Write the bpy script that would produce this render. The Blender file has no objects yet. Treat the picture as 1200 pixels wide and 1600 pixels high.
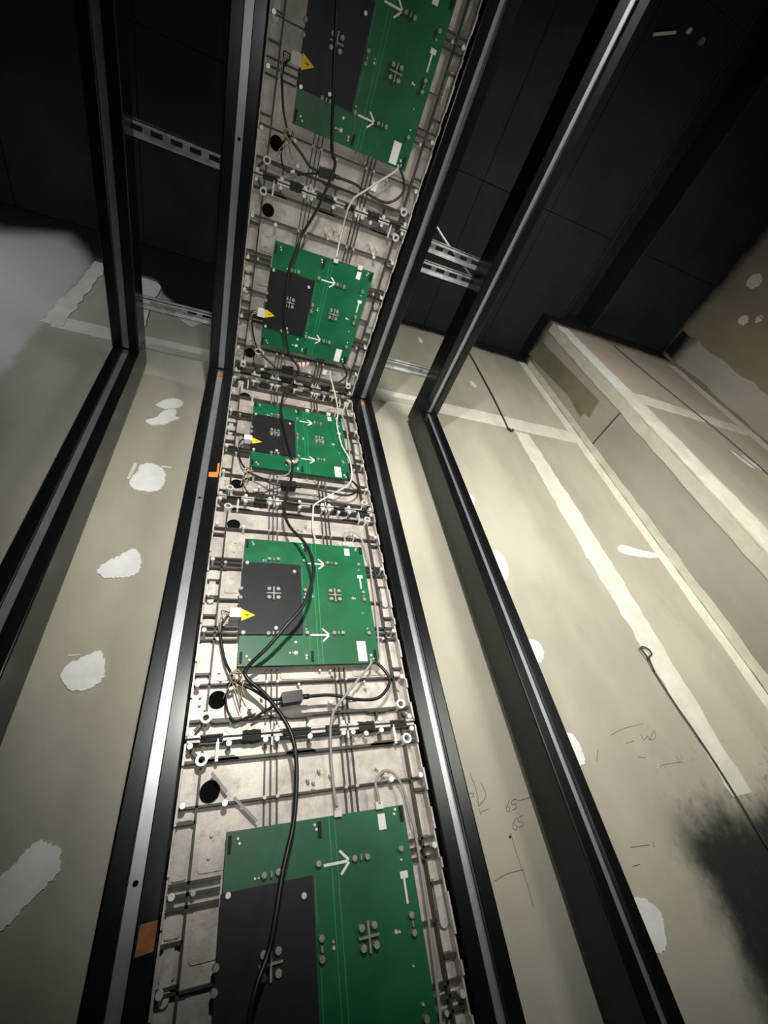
import bpy, math, random
from mathutils import Matrix, Vector
random.seed(7)
S = bpy.context.scene
COL = S.collection

# ------------------------------------------------------------------ camera
cam_d = bpy.data.cameras.new('camera')
cam = bpy.data.objects.new('camera', cam_d); COL.objects.link(cam)
cam_d.sensor_fit = 'VERTICAL'; cam_d.sensor_height = 36.0
cam_d.lens = 656.15 / 1600 * 36.0
cam_d.clip_start = 0.01; cam_d.clip_end = 60
RIGHT = Vector((0.9290, -0.3324, -0.1625)); DOWN = Vector((0.1062, 0.6562, -0.7471))
RIGHT.normalize(); DOWN = (DOWN - RIGHT * DOWN.dot(RIGHT)).normalized(); FWD = RIGHT.cross(DOWN)
m3 = Matrix((RIGHT, -DOWN, -FWD)).transposed()
CAM = Vector((-0.2132, -0.9381, 1.4557))
cam.matrix_world = Matrix.Translation(CAM) @ m3.to_4x4()
S.camera = cam

# ------------------------------------------------------------------ light
S.view_settings.view_transform = 'Standard'; S.view_settings.look = 'None'
S.view_settings.gamma = 1.0; S.view_settings.use_curve_mapping = False
S.view_settings.exposure = 0.0
w = bpy.data.worlds.new('world'); S.world = w; w.use_nodes = True
w.node_tree.nodes['Background'].inputs[0].default_value = (0.85, 0.93, 1.0, 1)
w.node_tree.nodes['Background'].inputs[1].default_value = 0.006
def spot(name, energy, pos, aim, size, soft, blend=1.0, color=(1.0, 0.97, 0.90)):
    ld = bpy.data.lights.new(name, 'SPOT')
    ld.energy = energy; ld.color = color
    ld.spot_size = math.radians(size); ld.spot_blend = blend; ld.shadow_soft_size = soft
    lo = bpy.data.objects.new(name, ld); COL.objects.link(lo)
    lo.location = pos; lo.rotation_euler = (Vector(aim) - Vector(pos)).to_track_quat('-Z', 'Y').to_euler()
# the phone's own flash beside its lens, aimed where the camera looks
FP = CAM + RIGHT * .025 - DOWN * .02
spot('phone_flash', 20, FP, FP + FWD + RIGHT * .1 - DOWN * .08, 116, .006)
# a hand torch held overhead behind the phone
spot('hand_torch', 120, (-0.18, -1.50, 2.20), (0.32, 0.0, 2.36), 90, .03)
# a work lamp standing to the right
spot('work_lamp', 170, (1.25, -1.75, 2.10), (1.42, 0.0, 2.92), 126, .35, color=(1.0, .965, .86))
# unseen cool fill light added on the left to brighten the white wall
spot('side_fill', 25, (-1.75, -0.95, 3.35), (-1.02, 0.15, 3.62), 105, .15, color=(.95, .98, 1.0))

# ------------------------------------------------------------------ materials
class NT:
    def __init__(s, name):
        s.m = bpy.data.materials.new(name); s.m.use_nodes = True; s.t = s.m.node_tree
        s.b = s.t.nodes['Principled BSDF']; s._co = None
    def n(s, ty, **kw):
        x = s.t.nodes.new(ty)
        for k, v in kw.items(): setattr(x, k, v)
        return x
    def l(s, a, b): s.t.links.new(a, b)
    def co(s):
        if s._co is None: s._co = s.n('ShaderNodeTexCoord').outputs['Object']
        return s._co
    def setin(s, node, i, v):
        if hasattr(v, 'links') or hasattr(v, 'is_linked'): s.l(v, node.inputs[i])
        else: node.inputs[i].default_value = v
    def math(s, op, a, b=0.0, clamp=False):
        x = s.n('ShaderNodeMath', operation=op, use_clamp=clamp); s.setin(x, 0, a); s.setin(x, 1, b); return x.outputs[0]
    def noise(s, scale, detail=3, rough=.6, stretch=None):
        x = s.n('ShaderNodeTexNoise'); x.inputs['Scale'].default_value = scale
        x.inputs['Detail'].default_value = detail; x.inputs['Roughness'].default_value = rough
        v = s.co()
        if stretch:
            mp = s.n('ShaderNodeMapping'); mp.inputs['Scale'].default_value = stretch; s.l(v, mp.inputs[0]); v = mp.outputs[0]
        s.l(v, x.inputs['Vector']); return x.outputs['Fac']
    def step(s, v, lo, hi):
        x = s.n('ShaderNodeMapRange'); x.interpolation_type = 'SMOOTHSTEP'
        s.setin(x, 0, v); s.setin(x, 1, lo); s.setin(x, 2, hi); x.inputs[3].default_value = 0; x.inputs[4].default_value = 1
        return x.outputs[0]
    def mix(s, f, a, b):
        x = s.n('ShaderNodeMix', data_type='RGBA'); s.setin(x, 0, f)
        for i, v in ((6, a), (7, b)):
            if isinstance(v, tuple): x.inputs[i].default_value = v if len(v) == 4 else (*v, 1)
            else: s.l(v, x.inputs[i])
        return x.outputs[2]
    def bump(s, h, strength, dist=.002):
        x = s.n('ShaderNodeBump'); x.inputs['Strength'].default_value = strength; x.inputs['Distance'].default_value = dist
        s.l(h, x.inputs['Height']); s.l(x.outputs[0], s.b.inputs['Normal'])
    def fin(s, col, rough=.6, metal=0., spec=.5):
        if isinstance(col, tuple): s.b.inputs['Base Color'].default_value = (*col, 1)
        else: s.l(col, s.b.inputs['Base Color'])
        s.setin(s.b, 'Roughness', rough)
        s.b.inputs['Metallic'].default_value = metal
        s.b.inputs['Specular IOR Level'].default_value = spec
        return s.m

def simple(name, col, rough=.5, metal=0., spec=.5, var=.12, scale=30, bump=0.0):
    t = NT(name); nz = t.noise(scale)
    a = tuple(c * (1 - var) for c in col); b = tuple(min(1, c * (1 + var)) for c in col)
    if bump: t.bump(t.noise(scale * 6), bump)
    return t.fin(t.mix(t.step(nz, .35, .65), a, b), rough, metal, spec)

M = {}
M['black'] = simple('black_powder_coat', (.0045, .0048, .0055), .27, 0, .45, .15, 60)
M['alu'] = simple('bare_aluminium_strip', (.42, .42, .45), .36, .7, .5, .06, 25)
M['zinc'] = simple('zinc_plated_steel', (.66, .67, .68), .38, .35, .5, .15, 40)
M['steel'] = simple('bright_screw_steel', (.80, .79, .76), .35, .35, .6, .05, 80)
def cast(name, col):
    t = NT(name)
    big = t.noise(14, 4, .6); fine = t.noise(160, 2)
    a = tuple(c * .72 for c in col); c1 = t.mix(t.step(big, .36, .62), a, col)
    c1 = t.mix(t.math('MULTIPLY', t.step(t.noise(24, 6, .75), .50, .70), .6), c1, (col[0] * .45, col[1] * .42, col[2] * .40))
    t.bump(fine, .12)
    return t.fin(c1, .46, .30, .5)
M['cast'] = cast('die_cast_aluminium', (.64, .59, .54))
M['rib'] = cast('die_cast_rib_shaded', (.075, .068, .06))  # cast metal darkened to carry the ribs' shaded sides and grime
M['rim'] = cast('die_cast_rim', (.62, .60, .57))
def pcbm():
    t = NT('green_solder_mask')
    c = t.mix(t.step(t.noise(9, 2), .4, .6), (.005, .105, .040), (.008, .130, .053))
    return t.fin(c, .40, 0, .5)
M['pcb'] = pcbm()
M['pin'] = simple('dull_boss_metal', (.33, .34, .29), .5, .3, .4, .2, 90)
M['pad'] = simple('black_rubber_pad', (.02, .019, .018), .7, 0, .3)
M['pcb_edge'] = simple('board_edge', (.006, .055, .025), .6)
M['trace'] = simple('copper_trace_green', (.025, .27, .125), .4)
M['cover'] = simple('matt_black_film', (.014, .014, .017), .48, 0, .35, .08, 40)
M['white'] = simple('white_print', (.83, .83, .80), .6, 0, .3, .03, 40)
M['plastic'] = simple('white_nylon', (.74, .72, .66), .45, 0, .5, .05, 60)
M['yellow'] = simple('warning_yellow', (.86, .64, .02), .5, 0, .4, .04, 50)
M['ink'] = simple('black_ink', (.012, .012, .012), .6, 0, .3)
M['rubber'] = simple('black_cable_sheath', (.013, .013, .014), .38, 0, .55, .1, 60)
M['void'] = simple('black_hole_liner', (.004, .004, .004), .9, 0, .1)
M['grey_cable'] = simple('grey_cable_sheath', (.36, .35, .33), .5, 0, .4, .08, 60)
M['white_cable'] = simple('pale_cable_sheath', (.62, .60, .55), .5, 0, .4, .06, 60)
M['brass'] = simple('tinned_wire', (.52, .44, .33), .4, .5, .5, .1, 60)
M['orange'] = simple('orange_tape', (.80, .24, .06), .6, 0, .3, .12, 60)
M['rust'] = simple('rust_orange_tape', (.42, .17, .07), .7, 0, .3, .15, 60)
M['pink'] = simple('pink_terminal', (.70, .42, .34), .5, 0, .4, .15, 60)
M['filler'] = simple('white_filler', (.88, .88, .85), .8, 0, .2, .05, 22, .15)
M['tape'] = simple('joint_compound', (.76, .745, .66), .85, 0, .2, .07, 12, .12)
M['pencil'] = simple('pencil_grey', (.17, .16, .14), .8, 0, .2)
M['wire'] = simple('dark_wire', (.07, .06, .05), .6, 0, .3)
M['ceil'] = simple('black_ceiling_paint', (.012, .0125, .0155), .75, 0, .35, .25, 3, .1)
M['ceil_trim'] = simple('black_edge_trim', (.020, .020, .021), .5, 0, .4)

def drywall(name, col, masks=None):
    t = NT(name)
    c = t.mix(t.step(t.noise(2.2, 4, .6, (1, 1, .45)), .34, .66), tuple(x * .80 for x in col), tuple(x * 1.06 for x in col))
    c = t.mix(t.math('MULTIPLY', t.step(t.noise(6, 5, .7, (1, 1, .35)), .58, .72), .35), c, tuple(x * .62 for x in col))
    c = t.mix(t.math('MULTIPLY', t.step(t.noise(26, 3, .6), .66, .76), .25), c, tuple(x * .7 for x in col))
    if masks: c = masks(t, c)
    t.bump(t.noise(220, 2), .08, .001)
    return t.fin(c, .85, 0, .25)
def back_masks(t, c):
    sp = t.n('ShaderNodeSeparateXYZ'); t.l(t.co(), sp.inputs[0]); x, z = sp.outputs[0], sp.outputs[2]
    nz = t.math('SUBTRACT', t.noise(5.5, 4, .65), .5); nf = t.math('SUBTRACT', t.noise(16, 4, .7), .5)
    # white area to the left
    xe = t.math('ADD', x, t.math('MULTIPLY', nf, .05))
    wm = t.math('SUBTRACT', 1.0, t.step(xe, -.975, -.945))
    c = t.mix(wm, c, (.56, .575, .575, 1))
    # black overspray coming down from the ceiling
    rp = t.n('ShaderNodeValToRGB'); e = rp.color_ramp.elements
    pts = [(-2.6, 4.02), (-1.35, 4.05), (-1.12, 4.22), (-1.02, 4.08), (-.96, 3.98), (-.90, 4.00), (-.66, 3.95), (-.62, 3.86), (-.50, 3.68), (-.30, 3.66), (.30, 3.9), (.40, 4.31), (1.0, 4.33), (1.85, 4.24)]
    X0, X1 = -2.6, 1.9
    while len(e) < len(pts): e.new(.5)
    for k, (px, pz) in enumerate(pts):
        e[k].position = (px - X0) / (X1 - X0); v = (pz - 3.5); e[k].color = (v, v, v, 1)
    mr = t.n('ShaderNodeMapRange'); t.l(x, mr.inputs[0]); mr.inputs[1].default_value = X0; mr.inputs[2].default_value = X1
    t.l(mr.outputs[0], rp.inputs[0])
    d = t.math('SUBTRACT', t.math('SUBTRACT', z, 3.5), rp.outputs[0])
    d = t.math('ADD', d, t.math('MULTIPLY', nz, .10))
    soft = t.math('ADD', .03, t.math('MULTIPLY', t.math('SUBTRACT', 1.0, t.step(x, -1.1, -.6)), .09))
    bm = t.step(d, t.math('MULTIPLY', soft, -1.0), soft)
    c = t.mix(bm, c, (.010, .0105, .011, 1))
    # black patch with ragged edges low on the right
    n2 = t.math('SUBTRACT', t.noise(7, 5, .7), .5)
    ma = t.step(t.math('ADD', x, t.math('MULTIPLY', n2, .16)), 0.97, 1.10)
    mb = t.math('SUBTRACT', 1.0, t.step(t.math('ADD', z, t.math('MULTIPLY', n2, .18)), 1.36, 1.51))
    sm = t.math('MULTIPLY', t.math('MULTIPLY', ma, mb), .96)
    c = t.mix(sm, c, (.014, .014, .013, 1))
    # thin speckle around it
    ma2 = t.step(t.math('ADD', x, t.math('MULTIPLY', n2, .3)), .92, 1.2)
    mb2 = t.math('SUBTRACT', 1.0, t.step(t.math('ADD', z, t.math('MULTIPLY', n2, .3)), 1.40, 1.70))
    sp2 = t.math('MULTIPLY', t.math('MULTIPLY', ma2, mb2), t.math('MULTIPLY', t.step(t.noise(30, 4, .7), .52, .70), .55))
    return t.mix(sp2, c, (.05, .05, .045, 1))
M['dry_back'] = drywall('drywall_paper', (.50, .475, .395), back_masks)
def top_black(lo_, hi_):
    def f(t, c):
        sp = t.n('ShaderNodeSeparateXYZ'); t.l(t.co(), sp.inputs[0])
        d = t.math('ADD', sp.outputs[2], t.math('MULTIPLY', t.math('SUBTRACT', t.noise(6, 4), .5), .12))
        return t.mix(t.step(d, lo_, hi_), c, (.010, .0105, .011, 1))
    return f
M['dry_ret'] = drywall('drywall_return', (.50, .47, .42), top_black(4.14, 4.30))
M['dry_far'] = drywall('drywall_far', (.52, .47, .40), top_black(4.16, 4.30))
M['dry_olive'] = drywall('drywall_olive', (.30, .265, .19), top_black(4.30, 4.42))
M['olive_patch'] = simple('olive_stain', (.26, .245, .17), .85, 0, .2, .15, 5)
M['floor'] = simple('concrete_floor', (.10, .10, .095), .8, 0, .3, .25, 4)

# ------------------------------------------------------------------ mesh helpers
class MB:
    def __init__(s): s.v = []; s.f = []
    def box(s, x0, x1, y0, y1, z0, z1):
        b = len(s.v)
        s.v += [(x0, y0, z0), (x1, y0, z0), (x1, y1, z0), (x0, y1, z0), (x0, y0, z1), (x1, y0, z1), (x1, y1, z1), (x0, y1, z1)]
        s.f += [tuple(b + i for i in q) for q in ((0, 3, 2, 1), (4, 5, 6, 7), (0, 1, 5, 4), (1, 2, 6, 5), (2, 3, 7, 6), (3, 0, 4, 7))]
        return s
    def cyl(s, x, y, r, z0, z1, n=10, r1=None):
        r1 = r if r1 is None else r1; b = len(s.v)
        for rr, z in ((r, z0), (r1, z1)):
            s.v += [(x + rr * math.cos(2 * math.pi * i / n), y + rr * math.sin(2 * math.pi * i / n), z) for i in range(n)]
        s.f += [(b + i, b + (i + 1) % n, b + n + (i + 1) % n, b + n + i) for i in range(n)]
        s.f += [tuple(b + n + i for i in range(n)), tuple(b + n - 1 - i for i in range(n))]
        return s
    def ring(s, x, y, ro, ri, z0, z1, n=14):
        b = len(s.v)
        for rr, z in ((ro, z0), (ro, z1), (ri, z1), (ri, z0)):
            s.v += [(x + rr * math.cos(2 * math.pi * i / n), y + rr * math.sin(2 * math.pi * i / n), z) for i in range(n)]
        for k in range(4):
            for i in range(n):
                j = (i + 1) % n; k2 = (k + 1) % 4
                s.f.append((b + k * n + i, b + k * n + j, b + k2 * n + j, b + k2 * n + i))
        return s
    def prism(s, pts, z0, z1):
        b = len(s.v); n = len(pts)
        s.v += [(p[0], p[1], z0) for p in pts] + [(p[0], p[1], z1) for p in pts]
        s.f += [tuple(b + n + i for i in range(n)), tuple(b + n - 1 - i for i in range(n))]
        s.f += [(b + i, b + (i + 1) % n, b + n + (i + 1) % n, b + n + i) for i in range(n)]
        return s
    def bar(s, p, q, wd, z0, z1):
        dx, dy = q[0] - p[0], q[1] - p[1]; L = math.hypot(dx, dy); nx, ny = -dy / L * wd / 2, dx / L * wd / 2
        return s.prism([(p[0] - nx, p[1] - ny), (q[0] - nx, q[1] - ny), (q[0] + nx, q[1] + ny), (p[0] + nx, p[1] + ny)], z0, z1)
    def tube(s, path, r, n=8, sub=5):
        P = crom([Vector(p) for p in path], sub) if sub > 1 and len(path) > 2 else [Vector(p) for p in path]
        b = len(s.v); t0 = (P[1] - P[0]).normalized()
        a = Vector((0, 0, 1)) if abs(t0.z) < .8 else Vector((1, 0, 0))
        nrm = (a - t0 * a.dot(t0)).normalized()
        for i, p in enumerate(P):
            t = (P[min(i + 1, len(P) - 1)] - P[max(i - 1, 0)]).normalized()
            nrm = (nrm - t * nrm.dot(t)).normalized(); bn = t.cross(nrm)
            s.v += [tuple(p + (nrm * math.cos(2 * math.pi * k / n) + bn * math.sin(2 * math.pi * k / n)) * r) for k in range(n)]
        for i in range(len(P) - 1):
            for k in range(n):
                k2 = (k + 1) % n
                s.f.append((b + i * n + k, b + i * n + k2, b + (i + 1) * n + k2, b + (i + 1) * n + k))
        e = b + (len(P) - 1) * n
        s.f += [tuple(b + n - 1 - k for k in range(n)), tuple(e + k for k in range(n))]
        return s
    def mesh(s, name, mat, smooth=False):
        me = bpy.data.meshes.new(name); me.from_pydata(s.v, [], s.f); me.update()
        me.materials.append(M[mat])
        if smooth:
            me.polygons.foreach_set('use_smooth', [len(p.vertices) == 4 for p in me.polygons])
        return me

def crom(P, sub, closed=False):
    out = []; n = len(P)
    rng = range(n) if closed else range(n - 1)
    for i in rng:
        if closed: a, b, c, d = P[i - 1], P[i], P[(i + 1) % n], P[(i + 2) % n]
        else: a, b, c, d = P[max(i - 1, 0)], P[i], P[i + 1], P[min(i + 2, n - 1)]
        for k in range(sub):
            t = k / sub
            out.append(.5 * ((2 * b) + (c - a) * t + (2 * a - 5 * b + 4 * c - d) * t * t + (3 * b - a - 3 * c + d) * t ** 3))
    if not closed: out.append(P[-1])
    return out

def obj(name, me, parent=None):
    o = bpy.data.objects.new(name, me); COL.objects.link(o)
    if parent: o.parent = parent
    return o
def tag(o, label=None, cat=None, group=None, kind=None):
    if label: o['label'] = label
    if cat: o['category'] = cat
    if group: o['group'] = group
    if kind: o['kind'] = kind
    return o
def bevel(o, wd, seg=2):
    b = o.modifiers.new('bevel', 'BEVEL'); b.width = wd; b.segments = seg; b.limit_method = 'ANGLE'; b.angle_limit = math.radians(40)

# ------------------------------------------------------------------ the room
WY = 0.15; ZC = 4.40; XR = 1.85; YR = -0.19; XE = 3.10; XL = -2.6; YF = -3.6
def struct(name, b, mat):
    return tag(obj(name, b.mesh(name, mat)), kind='structure')
floor = struct('floor', MB().box(XL - .1, XE + .1, YF - .1, WY + .12, -.1, 0), 'floor')
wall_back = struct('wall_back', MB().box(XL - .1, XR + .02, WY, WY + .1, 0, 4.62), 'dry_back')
wall_return = struct('wall_return', MB().box(XR, XR + .1, YR + .013, WY - .001, 0, 4.62), 'dry_ret')
wall_back_right = struct('wall_back_right', MB().box(XR, XE + .1, YR, YR + .012, 0, 4.62), 'dry_far')
wall_right = struct('wall_right', MB().box(XE, XE + .1, YF, YR - .001, 0, 4.62), 'dry_olive')
wall_left = struct('wall_left', MB().box(XL - .1, XL, YF, WY - .001, 0, 4.62), 'dry_far')
ceiling = struct('ceiling', MB().box(XL - .1, XE + .1, YF, WY + .1, 4.62, 4.70), 'ceil')
SLOT = (2.03, 2.32)
# black ceiling panels with open joints, slot between two of the runs
def panels(xs, ys):
    for i in range(len(xs) - 1):
        for j in range(len(ys) - 1):
            g = .0018
            b = MB().box(xs[i] + g, xs[i + 1] - g, ys[j] + g, ys[j + 1] - g, ZC, ZC + .02)
            obj('ceiling_panel', b.mesh('ceiling_panel', 'ceil'), ceiling)
ys = [YF, -2.7, -1.72, -.74, WY - .002]
panels([XL, -2.0, -1.4, -.8, -.2, .4, 1.0, 1.5, SLOT[0]], [y for y in ys[:-1]] + [WY - .002])
panels([SLOT[1], 2.72, XE], ys[:-1] + [YR - .003])
for x0, x1 in ((SLOT[0] - .004, SLOT[0] + .008), (SLOT[1] - .008, SLOT[1] + .004)):
    obj('slot_edge', MB().box(x0, x1, YF, YR - .003, ZC - .008, 4.615).mesh('slot_edge', 'ceil_trim'), ceiling)

def wavy(pts, amp, sub=6):
    P = crom([Vector((p[0], p[1], 0)) for p in pts], sub, True)
    return [(p.x + random.uniform(-amp, amp), p.y + random.uniform(-amp, amp)) for p in P]
def strip(a, b, wa, wb, n=22, amp=.003):
    A, B = Vector(a), Vector(b); t = (B - A).normalized(); nr = Vector((-t.y, t.x)); L = []; R = []
    for i in range(n + 1):
        f = i / n; p = A.lerp(B, f); wd = wa + (wb - wa) * f
        L.append(p + nr * (wd / 2 + random.uniform(-amp, amp))); R.append(p - nr * (wd / 2 + random.uniform(-amp, amp)))
    return [tuple(p) for p in R] + [tuple(p) for p in reversed(L)]
TH = [0]
def on_wall(name, polys, mat, wall, plane, th=.0012):
    """plane = ('y', value) faces -Y, or ('x', value) faces -X; polys given in (x,z) or (y,z)"""
    TH[0] += 1; th += .0002 * (TH[0] % 9)
    b = MB(); b.prism(polys, 0, th)
    if plane[0] == 'y': b.v = [(p[0], plane[1] - p[2], p[1]) for p in b.v]
    else: b.v = [(plane[1] - p[2], p[0], p[1]) for p in b.v]
    if plane[0] == 'x': b.f = [tuple(reversed(f)) for f in b.f]
    return obj(name, b.mesh(name, mat), wall)
PB = ('y', WY)
# taped joints
on_wall('joint_tape', strip((-.93, 3.345), (XR - .02, 3.325), .095, .12, 40), 'tape', wall_back, PB)
on_wall('joint_tape', strip((1.355, 3.25), (1.365, 2.35), .10, .14, 26, .006), 'tape', wall_back, PB)
on_wall('joint_tape', strip((1.365, 2.35), (1.37, 1.46), .135, .09, 26, .006), 'tape', wall_back, PB)
on_wall('joint_tape', strip((XR - .035, 4.25), (XR - .035, .05), .07, .07, 56, .004), 'tape', wall_back, PB)
on_wall('joint_tape', strip((-.915, 4.0), (-.93, 3.32), .05, .075, 16, .008), 'tape', wall_back, PB)
PT = ('y', YR)
on_wall('joint_tape', strip((XR + .07, 4.2), (XR + .09, 3.4), .10, .15, 20, .008), 'filler', wall_back_right, PT)
on_wall('joint_tape', strip((XR + .09, 3.4), (XR + .13, .05), .15, .22, 50, .006), 'tape', wall_back_right, PT)
on_wall('joint_tape', strip((2.02, 3.34), (XE - .01, 3.28), .12, .10, 26, .006), 'tape', wall_back_right, PT)
on_wall('joint_tape', strip((XE - .06, 4.15), (XE - .06, .05), .11, .11, 50, .008), 'tape', wall_back_right, PT)
on_wall('filler_patch', wavy([(2.49, 2.97), (2.51, 2.93), (2.55, 2.84), (2.53, 2.83), (2.50, 2.88)], .004), 'filler', wall_back_right, PT)
on_wall('filler_patch', wavy([(2.57, 2.95), (2.60, 2.91), (2.63, 2.83), (2.61, 2.83), (2.58, 2.88)], .004), 'filler', wall_back_right, PT)
PX = ('x', XR)
on_wall('joint_tape', strip((-.16, 4.22), (-.155, .05), .06, .06, 50, .004), 'tape', wall_return, PX)
on_wall('stained_paper', [(.085, 4.28), (-.05, 4.22), (-.085, 3.40), (.02, 3.38), (.03, 3.44), (.065, 3.44), (.04, 3.65)], 'olive_patch', wall_return, PX)
on_wall('joint_tape', strip((.125, 4.22), (.125, .05), .035, .045, 50, .004), 'tape', wall_return, PX)
on_wall('joint_gap', strip((.14, 3.225), (-.13, 3.22), .008, .008, 6, .001), 'wire', wall_return, PX, .0006)
PE = ('x', XE)
on_wall('joint_tape', strip((-.31, 4.36), (-.31, .05), .19, .22, 50, .012), 'dry_ret', wall_right, PE)
for c, r in (((-.87, 4.16), .045), ((-.66, 4.0), .03), ((-.71, 3.91), .022)):
    on_wall('filler_patch', wavy([(c[0] + r * math.cos(a), c[1] + r * 1.2 * math.sin(a)) for a in [k * math.pi / 3 for k in range(6)]], .006), 'tape', wall_right, PE)
# filler over the screw lines
PATCH = [
 [(-.488, 2.919), (-.461, 2.958), (-.423, 2.972), (-.404, 2.952), (-.415, 2.919), (-.452, 2.898), (-.485, 2.904)],
 [(-.506, 2.81), (-.478, 2.834), (-.458, 2.884), (-.421, 2.9), (-.418, 2.864), (-.402, 2.857), (-.424, 2.831), (-.446, 2.805), (-.485, 2.79)],
 [(-.494, 2.509), (-.484, 2.544), (-.478, 2.581), (-.446, 2.591), (-.415, 2.573), (-.4, 2.539), (-.405, 2.488), (-.425, 2.468), (-.456, 2.465), (-.484, 2.474)],
 [(-.503, 2.166), (-.491, 2.191), (-.463, 2.218), (-.437, 2.242), (-.423, 2.235), (-.41, 2.208), (-.407, 2.176), (-.42, 2.155), (-.452, 2.147), (-.48, 2.146), (-.492, 2.155)],
 [(-.506, 1.895), (-.498, 1.918), (-.473, 1.934), (-.448, 1.949), (-.432, 1.928), (-.423, 1.896), (-.43, 1.872), (-.459, 1.86), (-.483, 1.864)],
 [(-.50, 1.545), (-.481, 1.575), (-.465, 1.594), (-.453, 1.6), (-.436, 1.592), (-.417, 1.583), (-.416, 1.57), (-.412, 1.55), (-.428, 1.533), (-.448, 1.512), (-.466, 1.491), (-.485, 1.492)],
 [(-.79, 3.93), (-.695, 3.951), (-.639, 3.918), (-.631, 3.835), (-.638, 3.754), (-.638, 3.63), (-.63, 3.44), (-.68, 3.50), (-.74, 3.7)],
 [(-.522, 3.647), (-.46, 3.655), (-.377, 3.645), (-.418, 3.612), (-.445, 3.576), (-.482, 3.595)],
 [(.805, 2.35), (.834, 2.328), (.836, 2.276), (.815, 2.22), (.772, 2.214), (.765, 2.287)],
 [(.792, 1.972), (.829, 1.965), (.837, 1.927), (.801, 1.892), (.765, 1.906), (.755, 1.939)],
 [(.785, 1.318), (.829, 1.307), (.854, 1.283), (.845, 1.253), (.82, 1.225), (.775, 1.232), (.765, 1.28)],
 [(.79, 2.669), (.809, 2.64), (.799, 2.592), (.772, 2.581), (.764, 2.625)],
 [(.79, 1.682), (.82, 1.663), (.822, 1.621), (.81, 1.597), (.775, 1.60), (.765, 1.64)],
 [(1.53, 2.428), (1.587, 2.449), (1.68, 2.43), (1.779, 2.416), (1.773, 2.393), (1.665, 2.384), (1.549, 2.396)],
 [(.90, 4.17), (.925, 4.16), (.92, 4.11), (.895, 4.12)], [(.80, 3.56), (.86, 3.57), (.87, 3.52), (.82, 3.50)], [(1.16, 3.72), (1.19, 3.73), (1.20, 3.68), (1.17, 3.66)],
]
for p in PATCH: on_wall('filler_patch', wavy(p, .0025), 'filler', wall_back, PB, .002)
on_wall('filler_smear', [(-.505, 2.51), (-.498, 2.51), (-.49, 2.57), (-.492, 2.585), (-.50, 2.585)], 'tape', wall_back, PB)
on_wall('filler_smear', [(-.42, 2.583), (-.39, 2.583), (-.39, 2.588), (-.42, 2.59)], 'tape', wall_back, PB)
on_wall('filler_smear', [(-.505, 1.937), (-.48, 1.939), (-.48, 1.942), (-.505, 1.941)], 'tape', wall_back, PB)
# pencil writing: 65, 65, an N and scribbles
STROKES = [
 [(.533, 1.546), (.522, 1.536), (.514, 1.526), (.520, 1.522), (.526, 1.528), (.521, 1.533)],
 [(.556, 1.544), (.540, 1.543), (.535, 1.535), (.546, 1.535), (.546, 1.527), (.532, 1.524)], [(.556, 1.541), (.570, 1.541), (.600, 1.544)],
 [(.537, 1.508), (.524, 1.499), (.518, 1.489), (.525, 1.485), (.531, 1.491), (.525, 1.496)],
 [(.558, 1.509), (.543, 1.507), (.538, 1.499), (.548, 1.498), (.546, 1.490), (.534, 1.489)],
 [(.442, 1.613), (.440, 1.604), (.445, 1.58), (.440, 1.543)], [(.464, 1.591), (.467, 1.578), (.467, 1.56), (.440, 1.543)],
 [(.438, 1.539), (.440, 1.526)], [(.440, 1.53), (.465, 1.535)], [(.424, 1.571), (.435, 1.57), (.427, 1.562)],
 [(.43, 1.405), (.47, 1.412), (.515, 1.412)], [(.508, 1.48), (.508, 1.44), (.512, 1.39), (.512, 1.35)],
 [(.959, 1.661), (1.016, 1.675), (1.069, 1.68), (1.119, 1.684)], [(1.001, 1.635), (1.041, 1.639)],
 [(1.083, 1.656), (1.082, 1.638), (1.109, 1.649), (1.106, 1.636), (1.147, 1.661), (1.135, 1.64), (1.106, 1.636)],
 [(1.094, 1.562), (1.105, 1.567), (1.192, 1.568)], [(1.184, 1.584), (1.181, 1.564)], [(.85, 1.405), (.916, 1.401)], [(.934, 1.405), (.926, 1.394)],
 [(.83, 1.37), (.857, 1.37)], [(1.026, 1.596), (1.056, 1.591)], [(.862, 1.60), (.872, 1.612), (.884, 1.628)],
]
for s in STROKES:
    b = MB().tube([(x, WY - .0004, z) for x, z in s], .0008, 5, 3)
    obj('pencil_mark', b.mesh('pencil_mark', 'pencil'), wall_back)
obj('screw_hole', MB().cyl(0, 0, .003, 0, .001, 8).mesh('screw_hole', 'ink'), wall_back).matrix_local = Matrix.Translation((.503, WY, 1.474)) @ Matrix.Rotation(math.pi / 2, 4, 'X')

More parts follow.
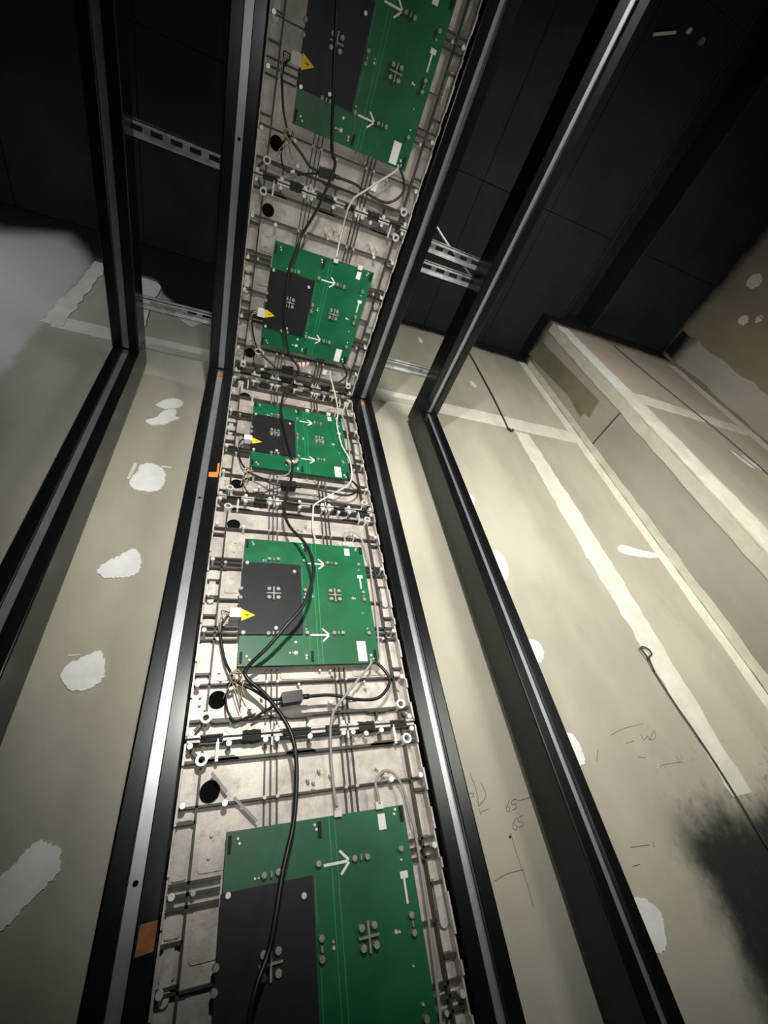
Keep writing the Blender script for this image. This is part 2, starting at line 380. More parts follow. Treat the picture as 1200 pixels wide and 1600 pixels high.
# ------------------------------------------------------------------ black slotted frame
PW, PD, GW, GD = .084, .11, .0215, .013
def profile():
    h = PW / 2; g = GW / 2; r = .004; P = []
    def arc(cx, cy, a0):
        return [(cx + r * math.cos(math.radians(a0 + k * 30)), cy + r * math.sin(math.radians(a0 + k * 30))) for k in range(4)]
    # x across, y depth (0 = front face, +PD = back)
    P += arc(-h + r, r, 180) + [(-g - .0015, 0), (-g, .0015), (-g, GD), (g, GD), (g, .0015), (g + .0015, 0)] + arc(h - r, r, 270) + arc(h - r, PD - r, 0) + arc(-h + r, PD - r, 90)
    return P
PROF = profile()
def rail(length, name_root, label, cat, group, mat4, holes):
    """local: x across, y depth, z along"""
    root = tag(obj(name_root, None), label, cat, group); root.matrix_world = mat4
    b = MB().prism(PROF, 0, length); o = obj('channel_body', b.mesh('channel_body', 'black'), root)
    st = obj('slot_strip', MB().box(-GW / 2 + .0008, GW / 2 - .0008, GD - .0025, GD - .0002, .002, length - .002).mesh('slot_strip', 'alu'), root)
    for hz in holes:
        b = MB().cyl(0, 0, .0042, 0, .0008, 10)
        h = obj('bolt_hole', b.mesh('bolt_hole', 'void'), st); h.matrix_local = Matrix.Translation((0, GD - .0025, hz)) @ Matrix.Rotation(math.pi / 2, 4, 'X')
    if abs(mat4.translation.x) < .3 and name_root == 'frame_post':
        obj('rust_stain', MB().box(-GW / 2 + .001, GW / 2 - .001, GD - .0032, GD - .0025, 2.968, 2.998).mesh('rust_stain', 'rust'), st)
    return root
POSTS = [(-.597, 'leftmost black slotted wall post beside the white drywall'),
         (-.280, 'black slotted wall post along the left edge of the cabinets, orange tape on it'),
         (.294, 'black slotted wall post along the right edge of the cabinets'),
         (.617, 'rightmost black slotted wall post in front of the pencilled drywall')]
BEAMS = ['leftmost black slotted ceiling beam above the white drywall',
         'black slotted ceiling beam along the left edge of the ceiling cabinets',
         'black slotted ceiling beam along the right edge of the ceiling cabinets',
         'rightmost black slotted ceiling beam ending above the pencilled drywall']
for (x, lb), lb2 in zip(POSTS, BEAMS):
    rail(3.11, 'frame_post', lb, 'post', 'upright posts of the black frame', Matrix.Translation((x, 0, 0)), [1.508, 2.335] if abs(x + .28) < .01 else [])
    mm = Matrix(((1, 0, 0, x), (0, 0, -1, -.0005), (0, 1, 0, 3.0), (0, 0, 0, 1)))
    rail(2.6, 'frame_beam', lb2, 'beam', 'ceiling beams of the black frame', mm, [.70, 1.0] if abs(x + .28) < .01 else [])
# slotted strut channels lying on top of the beams
def strut(x0, x1, yc, rot, label, z=3.111):
    L = x1 - x0; b = MB(); h = L / 2; wd = .041
    n = int(L / .05)
    b.box(-h, h, -wd / 2, -wd / 2 + .0022, 0, .021); b.box(-h, h, wd / 2 - .0022, wd / 2, 0, .021)
    b.box(-h, h, -wd / 2, -wd / 2 + .008, 0, .002); b.box(-h, h, wd / 2 - .008, wd / 2, 0, .002)
    b.box(-h, h, -wd / 2, -.0065, .019, .021); b.box(-h, h, .0065, wd / 2, .019, .021)
    p = L / n
    for i in range(n + 1):
        c = -h + i * p; b.box(max(-h, c - .010), min(h, c + .010), -.0066, .0066, .019, .021)
    o = tag(obj('strut_channel', b.mesh('strut_channel', 'zinc')), label, 'strut', 'slotted struts across the frame')
    o.location = ((x0 + x1) / 2, yc, z); o.rotation_euler = (0, 0, rot); return o
strut(-.63, .65, -.131, 0.0, 'slotted zinc strut across the beams nearest the drywall corner')
strut(-.63, .65, -.607, .021, 'slotted zinc strut across all the beams, farther from the corner')
strut(.26, .65, -.531, 0.0, 'short slotted zinc strut beside the long one at the right beams')
tag(obj('tie_rod', MB().tube([(.375, -.662, 3.135), (.45, -.618, 3.1345), (.583, -.551, 3.1345)], .0035, 8, 3).mesh('tie_rod', 'zinc', True)),
    'thin grey rod lying diagonally across the paired zinc struts', 'rod')

# ------------------------------------------------------------------ LED cabinets
ME = {}
HW, HH = .240, .320          # half width, half height of one cabinet
NP = -.030                   # level of the cast plate; level 0 is the board face
def rr(u0, u1, v0, v1, r):
    P = []
    for cx, cy, a in ((u1 - r, v1 - r, 0), (u0 + r, v1 - r, 90), (u0 + r, v0 + r, 180), (u1 - r, v0 + r, 270)):
        P += [(cx + r * math.cos(math.radians(a + k * 30)), cy + r * math.sin(math.radians(a + k * 30))) for k in range(4)]
    return P
def both(fn):
    fn(lambda v: v); fn(lambda v: .64 - v)
def make_cab_meshes():
    V0, V1 = .002, .638
    # chassis tray: plate, back box, side walls
    b = MB(); b.box(-HW, HW, V0, V1, NP - .012, NP)
    b.box(-HW, -HW + .003, V0, V1, NP, -.010); b.box(HW - .003, HW, V0, V1, NP, -.010)
    b.box(-HW + .003, HW - .003, V0, V0 + .003, NP, -.012); b.box(-HW + .003, HW - .003, V1 - .003, V1, NP, -.012)
    b.box(-HW + .03, HW - .03, .05, .59, NP - .04, NP - .012)
    # raised pads between the ribs
    for (a, c, d, e) in ((-.196, -.105, .118, .20), (-.196, -.105, .24, .305), (-.196, -.105, .335, .40), (-.196, -.105, .44, .522), (-.058, .058, .116, .135), (.112, .196, .44, .52), (.112, .2, .118, .135)):
        b.prism(rr(a, c, d, e, .006), NP, NP + .0025)
    for (d, e) in ((.112, .205), (.235, .262), (.272, .30), (.325, .357), (.369, .398), (.436, .506), (.516, .528)):
        b.prism(rr(-.234, -.2125, d, e, .003), NP, NP + .004); b.prism(rr(.2165, .234, d, e, .003), NP, NP + .004)
    ME['chassis'] = b.mesh('chassis', 'cast')
    # rib grid
    b = MB(); T = NP + .014
    for u in (-.207, .212): b.box(u - .0022, u + .0022, V0, V1, NP, T)
    for u in (-.0905, -.079, -.067, .0675, .079, .0905):
        b.box(u - .0012, u + .0012, .003, .137, NP, T - .004); b.box(u - .0012, u + .0012, .487, .637, NP, T - .004)
    for v, wd in ((.036, .0026), (.107, .0018), (.533, .0018), (.604, .0026)): b.box(-HW + .003, HW - .003, v - wd, v + wd, NP, T)
    def zig(u0, u1, v, dv):   # thickened bowed sections of the end ribs
        b.prism([(u0 - .012, v - .002), (u0, v - dv), (u1, v - dv), (u1 + .012, v - .002), (u1 + .012, v + .002), (u1, v + dv * .3), (u0, v + dv * .3), (u0 - .012, v + .002)], NP, T + .001)
    for v, s in ((.036, 1), (.604, -1)):
        for u0, u1 in ((-.04, .0), (.14, .18), (-.19, -.15)): zig(u0, u1, v, .006 * s)
    b.box(-HW + .004, HW - .004, .0052, .0085, NP, -.010); b.box(-HW + .004, HW - .004, .6315, .6348, NP, -.010)
    for u in (-.160, -.003, .155):
        b.box(u - .002, u + .002, .004, .036, NP, T); b.box(u - .002, u + .002, .604, .636, NP, T)
    for v in (.207, .223, .238, .402, .417, .431): b.box(-HW + .003, -.158, v - .0022, v + .0022, NP, T); b.box(.180, HW - .003, v - .0022, v + .0022, NP, T)
    for v in (.267, .363, .511, .129): b.box(-HW + .003, -.207, v - .0026, v + .0026, NP, T); b.box(.212, HW - .003, v - .0026, v + .0026, NP, T)
    for v in (.312, .318): b.box(-HW + .003, -.207, v - .002, v + .002, NP, T)
    b.box(-.207, -.158, .309, .3125, NP, T); b.box(.178, .212, .3125, .316, NP, T)
    for su in (-1, 1):
        for v0, v1 in ((.012, .036), (.628, .604)):
            b.bar((su * .230, v0), (su * .209, v1), .006, NP, T)
    ME['rib_grid'] = b.mesh('rib_grid', 'rib')
    # rim tabs along the joint and the sides (bright machined lands)
    def tabs():
        out = []
        for u0, u1 in ((-.240, -.214), (-.172, -.137), (-.101, -.058), (.0, .030), (.062, .104), (.142, .178), (.218, .240)):
            out += [(u0, u1, .002, .0065), (u0, u1, .6335, .638)]
        for u in (-.0795, .079): out += [(u - .002, u + .002, .002, .022), (u - .002, u + .002, .618, .638)]
        for v0, v1 in ((.0, .045), (.075, .10), (.15, .20), (.24, .262), (.29, .35), (.38, .40), (.44, .48), (.505, .55), (.595, .64)):
            out += [(-.240, -.2362, v0 + .002, v1 - .002), (.2362, .240, v0 + .002, v1 - .002)]
        return out
    for k, (u0, u1, v0, v1) in enumerate(tabs()):
        ME[('tab', k)] = MB().box(u0, u1, v0, v1, -.013, -.003).mesh('rim_tab', 'rim')
    ME['ntab'] = len(tabs())
    for k, (u0, u1, wd) in enumerate(((-.137, -.101, .0085), (-.056, -.002, .0045), (.031, .061, .0045), (.105, .141, .0075), (-.213, -.173, .004), (.179, .217, .004))):
        n_ = 5; P = [(u0 + (u1 - u0) * i / n_, .0022) for i in range(n_ + 1)] + [(u1 - (u1 - u0) * i / n_, .0022 + wd * (.75 + .3 * ((i * 7 + k * 3) % 5) / 4)) for i in range(n_ + 1)]
        ME[('pad', k)] = MB().prism(P, NP, -.006).mesh('joint_pad', 'pad')
        ME[('pad', k + 6)] = MB().prism([(u, .64 - v) for u, v in reversed(P)], NP, -.007).mesh('joint_pad', 'pad')
    b = MB()
    for u in (-.0905, -.067, .0675, .0905):
        for v in (.107, .533): b.cyl(u, v, .0035, NP, T + .004, 8)
    for u, v in ((-.21, .06), (-.222, .085), (-.222, .07), (.222, .08), (-.19, .135), (-.185, .118), (.2, .12), (-.18, .46), (-.178, .49)): b.cyl(u, v, .003, NP, NP + .008, 8)
    for v in (.207, .417): b.cyl(-.199, v, .004, NP, T + .003, 8); b.cyl(.2, v, .004, NP, T + .003, 8)
    for u, v in ((.016, .568), (.039, .557), (-.007, .554), (.004, .549), (.003, .537)): b.cyl(u, v, .0035, NP, NP + .014, 8); b.cyl(u, v, .0016, NP + .014, NP + .018, 6)
    for u, v in ((.14, .56), (.165, .555), (.15, .548)): b.cyl(u, v, .0035, NP, NP + .012, 8)
    for u, v in ((.055, .128), (.03, .13), (.06, .118), (.135, .1), (.138, .085), (-.02, .1), (-.02, .075), (-.1, .075)): b.cyl(u, v, .003, NP, NP + .014, 8)
    ME['boss_cluster'] = b.mesh('boss_cluster', 'rim')
    ME['standoff'] = MB().cyl(0, 0, .0036, NP, -.004, 8).cyl(0, 0, .0058, -.006, -.001, 12, .0050).mesh('standoff', 'steel')
    ME['ring'] = MB().ring(0, 0, .0105, .0062, NP, -.004, 16).mesh('mounting_ring', 'steel')
    ME['grommet'] = MB().cyl(0, 0, .0155, NP, NP + .0012, 20).ring(0, 0, .0178, .0155, NP, NP + .004, 20).mesh('cable_grommet', 'void')
    b = MB()
    for k in range(9): b.cyl(0, k * .0042, .0030, -.024 + NP * 0, -.008, 6)
    b.box(-.0012, .0012, -.002, .036, -.022, -.006)
    ME['clip'] = b.mesh('spring_clip', 'steel')
    b = MB(); b.prism(rr(-.0075, .0075, -.034, .034, .007), NP, NP + .012); ME['lozenge'] = b.mesh('side_boss', 'rim')
    # circuit board
    b = MB(); b.box(-.155, .1765, .137, .488, -.0075, 0); ME['board'] = b.mesh('circuit_board', 'pcb'); bme = ME['board']
    bme.materials.append(M['pcb_edge'])
    for p in bme.polygons:
        if p.normal.z < .5: p.material_index = 1
    ME['cover'] = MB().prism(rr(-.158, -.010, .209, .409, .003), 0, .0045).mesh('driver_cover', 'cover')
    b = MB()
    PINS = [(-.092, .421), (-.069, .422), (.0, .422), (.065, .42), (.089, .419), (-.001, .33), (-.002, .307), (-.091, .211), (-.069, .211), (-.001, .212), (.066, .212), (.088, .212), (.156, .212), (.156, .421), (.157, .33), (.157, .308), (-.158, .328), (-.158, .303)]
    for u, v in PINS: b.cyl(u, v, .0052, -.008, .0085, 10, .0046)
    for u, v in ((-.080, .421), (.077, .42), (-.080, .211), (.077, .212), (-.001, .318), (.157, .319)): b.box(u - .0014, u + .0014, v - .004, v + .004, 0, .008)
    ME['pins'] = b.mesh('solder_pins', 'pin')
    b = MB()
    for u, v, r in ((.019, .315, .0032), (.019, .322, .002), (.127, .314, .0038), (.133, .313, .0026), (-.028, .191, .0042), (-.028, .165, .0058), (-.042, .165, .0026), (-.036, .165, .002), (-.004, .158, .0035), (-.004, .151, .0028), (-.137, .158, .003), (-.131, .150, .003), (.155, .156, .004), (.160, .147, .003), (-.109, .315, .0035), (-.003, .478, .003), (-.0, .471, .003), (-.136, .476, .0026), (-.133, .469, .003), (.157, .482, .003), (.154, .475, .003), (.149, .27, .002), (.155, .405, .0026), (-.1, .419, .0022), (-.106, .419, .0026), (.156, .227, .0026), (-.002, .224, .0024), (-.068, .3025, .002), (-.080, .3025, .002)):
        b.cyl(u, v, r, 0, .003, 8, r * .7)
    ME['dots'] = b.mesh('solder_joints', 'steel')
    ME['screw'] = MB().cyl(0, 0, .0052, 0, .0062, 12, .0042).mesh('board_screw', 'steel')
    b = MB(); b.box(-.0175, .0175, -.0016, .0016, 0, .009); b.box(-.0016, .0016, -.019, .019, 0, .0095)
    for su in (-1, 1):
        for sv in (-1, 1): b.cyl(su * .0112, sv * .0118, .0056, 0, .010, 10, .005)
    ME['cross'] = b.mesh('cross_standoff', 'pin')
    b = MB(); b.bar((0, 0), (.044, 0), .0042, 0, .0005); b.bar((.0462, 0.0014), (.030, .0165), .0042, 0, .0005); b.bar((.0462, -.0014), (.030, -.0165), .0042, 0, .0005)
    ME['arrow'] = b.mesh('arrow_print', 'white')
    ME['label_a'] = MB().box(.122, .145, .142, .193, 0, .0006).mesh('label_sticker', 'white')
    ME['label_b'] = MB().box(.120, .135, .454, .479, 0, .0006).mesh('label_sticker', 'white')
    ME['mark_l'] = MB().box(.149, .164, .379, .389, 0, .0008).box(.1535, .1575, .345, .379, 0, .0008).mesh('printed_mark', 'white')
    ME['slot'] = MB().box(-.0028, .0028, -.012, .012, 0, .0045).mesh('pin_header', 'ink')
    b = MB()
    for u in (.0245, .035): b.box(u - .0008, u + .0008, .138, .487, 0, .0003)
    for u, v0, v1 in ((-.003, .235, .30), (-.006, .345, .405), (.006, .16, .205)): b.box(u - .0007, u + .0007, v0, v1, 0, .0003)
    ME['trace'] = b.mesh('board_traces', 'trace')
    ME['conn'] = MB().prism(rr(-.180, -.154, .246, .270, .003), -.002, .016).mesh('mains_connector', 'plastic')
    ME['tri'] = MB().prism([(-.153, .242), (-.122, .2575), (-.153, .273)], .0045, .0052).mesh('warning_triangle', 'yellow')
    ME['bolt'] = MB().prism([(-.1475, .2565), (-.1395, .2605), (-.1405, .2575), (-.1335, .2590), (-.1415, .2545), (-.1405, .2575)], .0052, .0056).mesh('lightning_print', 'ink')
    ME['header'] = MB().box(.034, .048, .484, .494, 0, .007).mesh('data_socket', 'plastic')
    ME['header2'] = MB().box(.117, .132, .486, .498, 0, .007).mesh('data_socket', 'plastic')
    ME['tag'] = MB().box(.098, .114, .060, .082, NP + .004, NP + .006).mesh('paper_tag', 'white')
make_cab_meshes()
STAND = [(-.230, .010), (-.230, .103), (.228, .012), (.228, .103), (-.161, .010), (-.092, .009), (-.070, .009), (-.003, .010), (.155, .010), (.069, .009), (.090, .009)]
STAND += [(u, .638 - v) for u, v in STAND] + [(-.124, .053), (.047, .054), (-.161, .531), (.161, .534), (-.230, .223), (-.230, .417), (.229, .223), (.229, .417), (-.230, .315), (-.142, .103), (.119, .012 + .612)]
def cabinet(mat4, label):
    root = tag(obj('led_cabinet', None), label, 'LED cabinet', 'LED cabinets of the display'); root.matrix_world = mat4
    obj('chassis', ME['chassis'], root); obj('rib_grid', ME['rib_grid'], root)
    for k in range(ME['ntab']): obj('rim_tab', ME[('tab', k)], root)
    for k in range(12): obj('joint_pad', ME[('pad', k)], root)
    tag(obj('boss_cluster', ME['boss_cluster'], root), kind='stuff')
    for u, v in STAND: obj('standoff', ME['standoff'], root).location = (u, v, 0)
    for u, v in ((-.207, .038), (-.207, .604), (.213, .041), (.213, .608)): obj('mounting_ring', ME['ring'], root).location = (u, v, 0)
    for u, v in ((-.188, .079), (-.187, .556)): obj('cable_grommet', ME['grommet'], root).location = (u, v, 0)
    for u in (-.181, .187): obj('spring_clip', ME['clip'], root).location = (u, .602, 0)
    for u in (-.2245, .2265): obj('side_boss', ME['lozenge'], root).location = (u, .335 if u > 0 else .334, 0)
    obj('paper_tag', ME['tag'], root)
    pcb = obj('circuit_board', ME['board'], root); tag(pcb, 'green circuit board with black driver cover')
    obj('driver_cover', ME['cover'], pcb)
    tag(obj('solder_pins', ME['pins'], pcb), kind='stuff'); tag(obj('solder_joints', ME['dots'], pcb), kind='stuff')
    tag(obj('board_traces', ME['trace'], pcb), kind='stuff')
    for u, v in ((-.147, .405), (-.027, .385), (-.147, .213), (-.074, .224)): obj('board_screw', ME['screw'], pcb).location = (u, v, .0015)
    obj('cross_standoff', ME['cross'], pcb).location = (-.080, .317, .0)
    obj('cross_standoff', ME['cross'], pcb).location = (.077, .318, 0)
    for u, v in ((.010, .4185), (.008, .2095)): obj('arrow_print', ME['arrow'], pcb).location = (u, v, 0)
    tag(obj('label_sticker', ME['label_a'], pcb), 'plain white label sticker'); tag(obj('label_sticker', ME['label_b'], pcb), 'small white label sticker')
    obj('printed_mark', ME['mark_l'], pcb)
    for u, v in ((-.149, .470), (.169, .474), (-.149, .156), (.010, .156), (.166, .157), (.006, .470)): obj('pin_header', ME['slot'], pcb).location = (u, v, 0)
    tag(obj('mains_connector', ME['conn'], pcb), 'white plastic mains connector')
    tag(obj('warning_triangle', ME['tri'], pcb), 'yellow high voltage warning triangle'); obj('lightning_print', ME['bolt'], pcb)
    obj('data_socket', ME['header'], pcb); obj('data_socket', ME['header2'], pcb)
    return root
CX = .004
def wall_m(z): return Matrix.Translation((CX, 0, z)) @ Matrix.Rotation(math.pi / 2, 4, 'X')
def ceil_m(y): return Matrix.Translation((CX, y, 3.0)) @ Matrix.Rotation(math.pi, 4, 'X')
CABS = [(wall_m(1.066), 'lowest and largest wall LED cabinet, its board cut by the bottom of the picture', 'the lowest wall cabinet'),
        (wall_m(1.706), 'middle wall LED cabinet, between the lowest cabinet and the corner cabinet', 'the middle wall cabinet'),
        (wall_m(2.346), 'topmost wall LED cabinet right below the corner with the ceiling', 'the topmost wall cabinet'),
        (ceil_m(-.002), 'ceiling LED cabinet nearest the corner with the wall', 'the corner ceiling cabinet'),
        (ceil_m(-.642), 'ceiling LED cabinet overhead, farthest from the wall corner', 'the overhead ceiling cabinet')]
for m4, lb, _ in CABS: cabinet(m4, lb)

# cast strip closing the corner between wall and ceiling cabinets
cp = tag(obj('corner_strip', None), 'cast metal strip closing the corner between wall and ceiling cabinets', 'metal strip')
b = MB().box(-.236, .244, .024, .030, 2.9845, 3.030).box(-.236, .244, .0, .024, 3.024, 3.030)
obj('strip_body', b.mesh('strip_body', 'cast'), cp)
for y0, z0 in ((.004, 3.014), (.016, 2.998)):
    obj('strip_rib', MB().box(-.234, .242, y0, y0 + .003, z0, z0 + .010).mesh('strip_rib', 'rib'), cp)
for k in range(11):
    x = -.23 + k * .043 + random.uniform(-.008, .008); w_ = random.uniform(.008, .026)
    obj('strip_lug', MB().prism(rr(x, x + w_, .006, .020, .003), 3.008 + random.uniform(0, .006), 3.024).mesh('strip_lug', random.choice(('rib', 'rim', 'cast'))), cp)
# clear cable ties lying on the lowest cabinet's plate
for p, q in (((-.187, .583), (-.158, .549)), ((-.145, .539), (-.103, .498))):
    o = tag(obj('cable_tie', MB().bar(p, q, .005, NP + .0145, NP + .0165).mesh('cable_tie', 'grey_cable')), 'short loose cable tie on the plate beside the black hole' if p[0] < -.15 else 'loose cable tie reaching under the top left of the lowest board', 'cable tie')
    o.matrix_world = wall_m(1.066)
# ------------------------------------------------------------------ cables
def top_tube(name, path, r, mat, label, cat, group=None, n=8, sub=5):
    return tag(obj(name, MB().tube(path, r, n, sub).mesh(name, mat, True)), label, cat, group)
TRUNK = [(-.110, -1.12, 2.985), (-.09, -1.003, 2.98), (-.068, -.889, 2.97), (-.04, -.767, 2.98), (-.022, -.733, 2.984), (-.029, -.686, 2.98), (-.047, -.615, 2.98), (-.077, -.536, 2.98), (-.084, -.508, 2.97), (-.098, -.431, 2.96), (-.093, -.33, 2.955), (-.078, -.241, 2.96), (-.046, -.142, 2.972), (-.003, -.096, 2.97),
 (-.012, -.05, 2.955), (-.045, -.032, 2.885), (-.059, -.03, 2.783), (-.053, -.035, 2.701), (-.045, -.035, 2.646), (-.023, -.02, 2.523), (-.025, -.02, 2.446), (-.036, -.025, 2.388), (-.049, -.03, 2.327), (-.05, -.03, 2.265), (-.036, -.04, 2.211), (-.013, -.05, 2.172), (.004, -.06, 2.129), (.013, -.065, 2.076), (.009, -.065, 2.028), (-.016, -.065, 1.959), (-.053, -.06, 1.912), (-.092, -.045, 1.867), (-.132, -.02, 1.831), (-.13, -.015, 1.81), (-.096, -.02, 1.777), (-.063, -.03, 1.729), (-.043, -.035, 1.687), (-.036, -.035, 1.642), (-.038, -.035, 1.588), (-.045, -.035, 1.542), (-.063, -.04, 1.486), (-.076, -.045, 1.431), (-.085, -.045, 1.399), (-.101, -.05, 1.37), (-.11, -.05, 1.341), (-.125, -.04, 1.26), (-.13, -.02, 1.18)]
top_tube('power_cable', TRUNK, .0042, 'rubber', 'long black power cable running down over all the green boards', 'cable')
def L2W(m4, pts, du=0, dv=0):
    return [tuple(m4 @ Vector((u + du, v + dv, n))) for u, v, n in pts]
A0 = [(-.160, .108, .0), (-.116, .081, .006), (-.09, .063, .008), (-.063, .061, .008)]
A1 = [(-.018, .064, .008), (-.005, .064, .008), (.047, .064, .008), (.104, .051, .01), (.15, .051, .01), (.179, .071, .008), (.191, .095, .006), (.18, .12, .004), (.162, .139, .0045)]
BB = [(.150, .146, .006), (.148, .131, .006), (.11, .094, .010), (.075, .059, .012), (.049, .031, .008), (.041, .006, .006), (.039, -.009, .002), (.040, -.061, -.012), (.040, -.117, -.006), (.040, -.140, .0045)]
CC = [(.125, .494, .006), (.126, .518, .0), (.126, .531, -.004), (.137, .544, -.006), (.152, .551, -.006), (.167, .546, -.006), (.178, .533, -.006), (.186, .509, -.006), (.190, .466, -.004), (.194, .442, -.004), (.192, .339, -.004), (.187, .251, -.004), (.182, .19, -.004), (.176, .145, -.002), (.165, .131, .003)]
DD = [(-.180, .256, .008), (-.189, .243, .008), (-.197, .225, .003), (-.192, .199, -.008), (-.181, .155, -.008), (-.166, .122, -.002), (-.160, .108, .0)]
LP = [(-.163, .107, -.002), (-.172, .085, -.002), (-.170, .055, -.004), (-.160, .036, -.008), (-.149, .029, -.010), (-.134, .035, -.012), (-.112, .041, -.012)]
for i, (m4, _, where) in enumerate(CABS):
    rnd = random.Random(i)
    du = 0 if i == 1 else rnd.uniform(-.004, .004)
    root = tag(obj('power_lead', None), 'black power lead with inline box looping under the board of ' + where, 'cable', 'power leads of the cabinets')
    root.matrix_world = m4
    obj('lead_cord', MB().tube([(u + du, v, n) for u, v, n in A1], .0036, 8).mesh('lead_cord', 'rubber', True), root)
    obj('lead_cord', MB().tube(A0[:-1] + [(-.062 + du, .061, .008)], .0034, 8).mesh('lead_cord', 'rubber', True), root)
    b = MB().prism(rr(-.022, .022, -.0115, .0115, .003), -.004, .018); bx = obj('inline_box', b.mesh('inline_box', 'rubber'), root)
    bx.location = (-.041 + du, .0625, 0); bx.rotation_euler = (0, 0, .1)
    obj('strain_relief', MB().tube([(-.019 + du, .064, .007), (-.004 + du, .064, .008)], .0055, 8, 1).mesh('strain_relief', 'rubber', True), root)
    obj('branch_cord', MB().tube([(-.064 + du, .055, .006), (-.085, .047, .0), (-.105, .038, -.008), (-.12, .03, -.012)], .0028, 8).mesh('branch_cord', 'rubber', True), root)
    root2 = tag(obj('mains_lead', None), 'dark cord from the white connector at the left of ' + where, 'cable', 'mains leads of the cabinets')
    root2.matrix_world = m4
    obj('lead_cord', MB().tube(DD, .0030, 8).mesh('lead_cord', 'rubber', True), root2)
    for k in range(3):
        o = k * .004
        obj('core_wire', MB().tube([(-.180, .252 + o, .010), (-.190 - o, .252 + o, .016), (-.201 + o, .238, .012), (-.198 + o * .5, .215, .0)], .0011, 6).mesh('core_wire', ('brass', 'grey_cable', 'rubber')[k], True), root2)
    obj('loop_cord', MB().tube(LP, .0022, 8).mesh('loop_cord', 'rubber', True), root2)
    # twisted tie wires round the knot
    for k in range(6):
        a = rnd.uniform(0, 6.3); c = Vector((-.158, .112, .006)); R_ = rnd.uniform(.008, .016)
        pth = [(c.x + R_ * math.cos(a + t * 1.3), c.y + R_ * math.sin(a + t * 1.3) * .8, c.z + .008 * math.sin(t * 2 + k) - .001) for t in range(5)]
        pth.append((c.x + rnd.uniform(-.035, .03), c.y + rnd.uniform(-.06, -.015), rnd.uniform(-.012, .006)))
        obj('tie_wire', MB().tube(pth, .0011, 6, 4).mesh('tie_wire', 'brass', True), root2)
    for (u, v) in ((-.150, .100), (-.163, .092), (-.135, .036)):
        obj('wire_terminal', MB().box(-.006, .006, -.003, .003, -.003, .003).mesh('wire_terminal', 'plastic'), root2).matrix_local = Matrix.Translation((u, v, -.004)) @ Matrix.Rotation(.4, 4, 'Z')
# data cables
def sig(path, mat, label, r=.0029): return top_tube('signal_cable', path, r, mat, label, 'cable', 'data cables of the cabinets', 8, 5)
W0, W1, W2, C0, C1 = [c[0] for c in CABS]
sig(L2W(W0, CC), 'grey_cable', 'grey data cable looping at the top right of the lowest board')
sig(L2W(W1, BB), 'grey_cable', 'grey data cable slanting from the middle board to the lowest board')
sig(L2W(W1, CC), 'grey_cable', 'grey data cable down the right side of the middle board')
sig([(.121, -.105, 2.985), (.128, -.082, 2.978), (.150, -.045, 2.960), (.160, -.030, 2.89), (.158, -.030, 2.82), (.147, -.03, 2.749), (.152, -.024, 2.68), (.160, -.018, 2.633), (.183, -.010, 2.577), (.184, -.006, 2.502), (.164, -.008, 2.448), (.105, -.010, 2.393), (.049, -.005, 2.347), (.041, 0, 2.324), (.038, .008, 2.26), (.040, -.004, 2.205)], 'white_cable', 'pale data cable hanging over the right side of the topmost wall board')
sig(L2W(W2, [p for p in CC[:-3]] + [(.185, .22, .0), (.182, .19, .004)]), 'grey_cable', 'grey data cable looping beside the pale cable at the topmost wall board')
sig(L2W(C1, BB), 'white_cable', 'pale data cable slanting between the two ceiling boards')
# paper-wrapped wire joints hanging on the trunk cable
def joint(m4, u, v, n, label):
    root = tag(obj('wire_joint', None), label, 'wire joint', 'wire joints on the power cable'); root.matrix_world = m4 @ Matrix.Translation((u, v, n))
    for k, (a, mt) in enumerate(((.5, 'pink'), (.2, 'plastic'), (-.3, 'pink'))):
        o = obj('terminal_cap', MB().cyl(0, 0, .0058, -.011, .011, 10, .0045).mesh('terminal_cap', mt, True), root)
        o.matrix_local = Matrix.Translation((-.014 + k * .013, .004 * k, .004)) @ Matrix.Rotation(a, 4, 'Z') @ Matrix.Rotation(1.2, 4, 'X')
    obj('joint_wire', MB().tube([(-.004, -.006, .0), (-.006, -.03, -.006), (-.02, -.05, -.012), (-.05, -.055, -.014)], .0018, 6).mesh('joint_wire', 'grey_cable', True), root)
joint(W2, -.024, .165, .014, 'pinkish wire joint on the lower edge of the topmost wall board')
joint(C0, .012, .100, .014, 'pinkish wire joint under the corner ceiling board')

# ------------------------------------------------------------------ small things
def tape_piece(name, polys, mat, label, n):
    b = MB(); b.prism(polys, 0, .0006); b.v = [(p[0], -n - p[2], p[1]) for p in b.v]
    return tag(obj(name, b.mesh(name, mat)), label, 'tape', 'scraps of tape')
tape_piece('orange_tape', [(-.2655, 2.412), (-.240, 2.414), (-.2385, 2.438), (-.2395, 2.476), (-.2455, 2.474), (-.2445, 2.436), (-.2655, 2.432)], 'orange', 'bright orange tape scrap on the left cabinet post by the topmost wall board', .0002)
tape_piece('orange_tape', [(-.2648, 1.425), (-.2410, 1.427), (-.2405, 1.460), (-.2640, 1.459)], 'rust', 'dull rust orange tape square low on the left cabinet post', .0002)
tag(obj('orange_dot', MB().cyl(0, 0, .009, 0, .0006, 16).mesh('orange_dot', 'pink')), 'faded orange sticker dot on the right rim of the middle cabinet', 'sticker').matrix_world = wall_m(1.706) @ Matrix.Translation((.224, .556, NP + .0145))
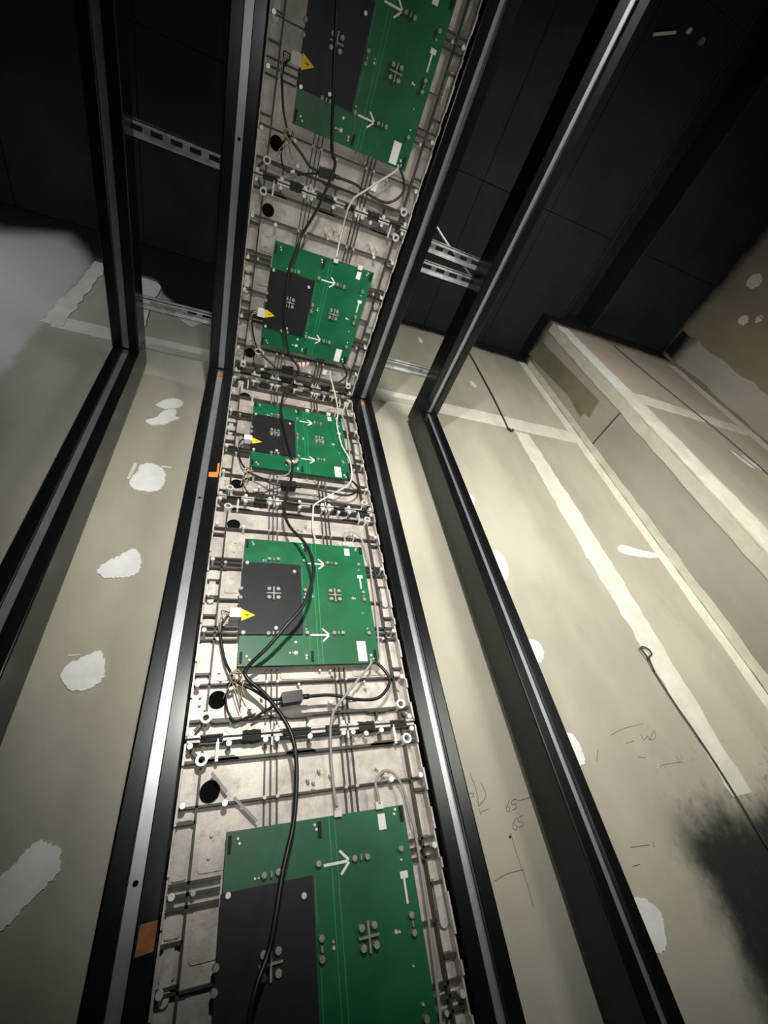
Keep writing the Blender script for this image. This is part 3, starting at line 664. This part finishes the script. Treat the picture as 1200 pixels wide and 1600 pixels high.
def hang(path, r, label, knob=None):
    root = tag(obj('hanging_wire', None), label, 'wire', 'wires on the drywall')
    obj('wire_strand', MB().tube(path, r, 6, 4).mesh('wire_strand', 'wire', True), root)
    return root
h1 = hang([(1.292, WY - .006, 4.30), (1.298, WY - .006, 4.077), (1.285, WY - .006, 3.596), (1.258, WY - .006, 3.25)], .0042, 'dark straight wire hanging from the ceiling to the taped joint')
obj('wire_end', MB().tube([(1.255, WY - .008, 3.255), (1.262, WY - .012, 3.238), (1.278, WY - .012, 3.235), (1.285, WY - .01, 3.25)], .0065, 6).mesh('wire_end', 'wire', True), h1)
h2 = hang([(1.295, WY - .005, 1.85), (1.304, WY - .006, 1.736), (1.321, WY - .006, 1.624), (1.331, WY - .006, 1.517), (1.335, WY - .006, 1.413), (1.342, WY - .005, 1.25)], .0026, 'dark wire with a twisted loop beside the vertical tape')
obj('wire_loop', MB().tube([(1.295, WY - .006, 1.845), (1.297, WY - .01, 1.884), (1.290, WY - .012, 1.917), (1.287, WY - .01, 1.93), (1.300, WY - .012, 1.937), (1.318, WY - .01, 1.933), (1.326, WY - .012, 1.92), (1.325, WY - .012, 1.907), (1.305, WY - .01, 1.896), (1.298, WY - .008, 1.875)], .0032, 6).mesh('wire_loop', 'wire', True), h2)
hang([(2.395, YR - .006, 4.16), (2.402, YR - .006, 4.044), (2.472, YR - .007, 3.644), (2.585, YR - .007, 3.124), (2.616, YR - .006, 2.822), (2.65, YR - .006, 2.4)], .0025, 'dark wire hanging in front of the far right drywall')
br = tag(obj('ceiling_bracket', None), 'small shiny metal bracket and bolts on the black ceiling', 'bracket'); br.location = (1.62, -1.57, ZC)
o = obj('bracket_bar', MB().box(-.06, .06, -.006, .006, -.012, 0).mesh('bracket_bar', 'steel'), br); o.location = (-.02, .01, 0); o.rotation_euler = (0, 0, -.40)
obj('bolt_head', MB().cyl(.10, -.042, .012, -.014, 0, 8).mesh('bolt_head', 'steel'), br)
obj('bolt_head', MB().cyl(.20, -.04, .016, -.012, 0, 8).mesh('bolt_head', 'alu'), br)
